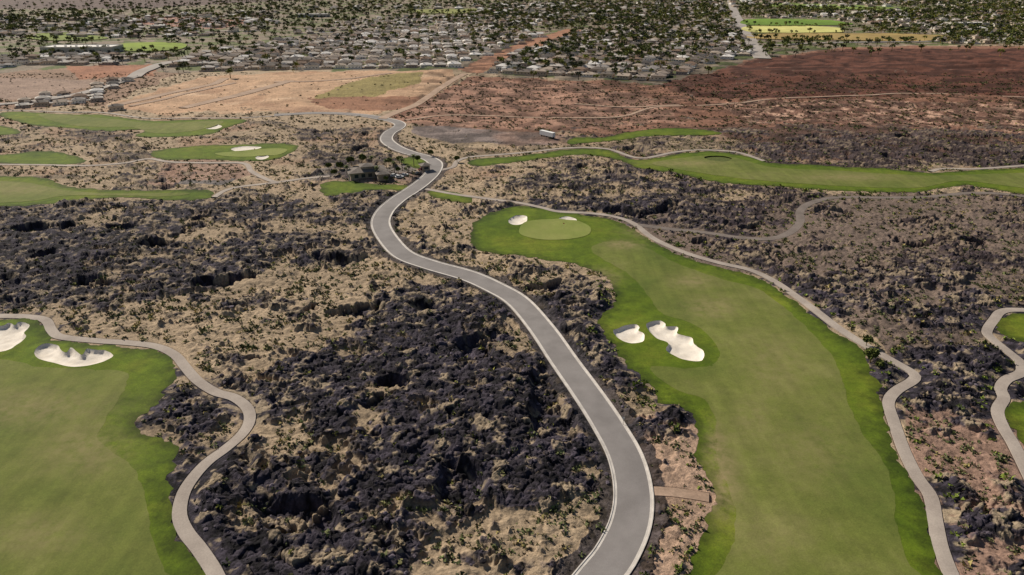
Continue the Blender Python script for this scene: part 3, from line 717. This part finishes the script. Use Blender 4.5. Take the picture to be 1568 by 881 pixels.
mb=MB(); hip(mb,-9,9,-5,5,3.6,1.6,1.0,1.2); hip(mb,4,9.5,-11,-5.9,3.2,1.3,1.0,.8); hip(mb,-3,3,-2.9,2.9,5.8,1.2,1,.7)
for x in (-7,-3.5,0,3.5): mb.box(x,x+2,-5.06,-5,.8,2.6,2)
for x in (-7,-2,3): mb.box(x,x+2.5,5,5.06,.5,2.6,2)
for x in (-10,10):
    for y in (-6,0,6): mb.cyl((x*.99,y*.99),.22,.18,-.2,3.6,8,3)
x,y=gxy(562,271); addobj("gatehouse",mb.mesh("gatehouse",[M_droof,M_stone,M_win,M_trim]),(float(x),float(y),float(base(x,y))+.2),.35)
mb=MB(); hip(mb,-2,2,-2,2,3,1.2,1,.9); mb.box(-1.2,1.2,-2.05,-2,1,2.2,2)
x,y=gxy(651,262); addobj("guard_booth",mb.mesh("guard_booth",[M_droof,M_stone,M_win,M_trim]),(float(x),float(y),float(base(x,y))+.1),.5)
mb=MB(); mb.box(-6,6,-1.25,1.25,1.1,3.8,0); mb.box(-6,6,-1.0,1.0,.85,1.1,1)
for xx in (-4.8,-3.6,4.2):
    for s in (-1.2,.9): mb.cyl((s,xx,.5),.5,.5,0,.3,12,1,axis='x')
for fi,f in enumerate(mb.F):
    if fi>=12:
        for vi in f:
            a=mb.V[vi]; mb.V[vi]=(a[1],a[0],a[2])
wm,_,b_=newmat("trailer_paint"); b_.inputs["Base Color"].default_value=(.85,.85,.84,1)
tm,_,b_=newmat("trailer_chassis"); b_.inputs["Base Color"].default_value=(.04,.04,.04,1)
x,y=gxy(838,211); addobj("cargo_trailer",mb.mesh("cargo_trailer",[wm,tm]),(float(x),float(y),float(base(x,y))+.3),2.3)
mb=MB(); mb.box(-60,60,-22,22,-.5,9,0); mb.box(-58.5,58.5,-20.5,20.5,9,9.25,3)
for s in ((-60,60,-22,-21),(-60,60,21,22),(-60,-59,-20.9,20.9),(59,60,-20.9,20.9)): mb.box(s[0],s[1],s[2],s[3],9.3,10.2,0)
for x in range(-52,56,13): mb.box(x,x+5,-22.08,-22,0,4.5,2)
for x in range(-45,50,18): mb.box(x,x+3,-6,-3,9.3,11,3)
M_w2=noisemat("warehouse_wall",(.5,.46,.4),(.6,.56,.5),.1)
WH=mb.mesh("warehouse",[M_w2,M_w2,M_win,M_trim])
for u,v,r,s in [(128,80,.05,.75),(480,26,.2,.6),(840,12,-.2,.6),(1050,5,.1,.6),(1480,40,.1,.6),(1330,22,0,.6)]:
    x,y=gxy(u,v); addobj("warehouse",WH,(float(x),float(y),.5),r,scale=s)
def prop(nm,mb,mats,u,v,r=0):
    x,y=gxy(u,v); addobj(nm,mb.mesh(nm,mats),(float(x),float(y),float(base(x,y))+.08),r)
fm,_,b_=newmat("flag_cloth"); b_.inputs["Base Color"].default_value=(.6,.05,.04,1)
for u,v in [(862,352),(390,235)]:
    mb=MB(); mb.cyl((0,0),.03,.02,0,2.4,6,0); mb.face([(.02,0,2.4),(.6,.08,2.3),(.62,.02,2.05),(.02,0,1.9)],1); prop("golf_flagstick",mb,[M_trim,fm],u,v)
for u,v in [(954,651),(885,547)]:
    mb=MB(); mb.cyl((0,0),.05,.05,-.3,2.2,8,1); mb.box(-.3,.3,-.06,-.05,1.5,2.2,0); prop("road_sign",mb,[M_trim,tm],u,v,-.4)
# ------------------------------------------------------------------ light
SE=math.radians(36); SA=math.radians(-46)
w=bpy.data.worlds.new("World"); scene.world=w; w.use_nodes=True; nt=w.node_tree
sky=nt.nodes.new("ShaderNodeTexSky"); sky.sky_type='NISHITA'; sky.sun_disc=False; sky.sun_elevation=SE; sky.sun_rotation=SA%(2*math.pi)
nt.links.new(sky.outputs[0],nt.nodes["Background"].inputs[0]); nt.nodes["Background"].inputs[1].default_value=.05
L=bpy.data.lights.new("sun",'SUN'); L.energy=5.0; L.angle=math.radians(.5); L.color=(1,.91,.77)
so=bpy.data.objects.new("sun",L); scene.collection.objects.link(so)
d=Vector((math.sin(SA)*math.cos(SE),math.cos(SA)*math.cos(SE),math.sin(SE)))
so.rotation_euler=d.to_track_quat('Z','Y').to_euler()
cd=bpy.data.cameras.new("camera"); cd.sensor_width=36; cd.lens=F/1568*36; cd.clip_end=60000; cd.clip_start=1
co=bpy.data.objects.new("camera",cd); scene.collection.objects.link(co); co.location=(0,0,H); co.rotation_euler=(math.pi/2-PITCH,0,0)
scene.camera=co
scene.view_settings.view_transform='Standard'; scene.view_settings.look='None'; scene.view_settings.exposure=0
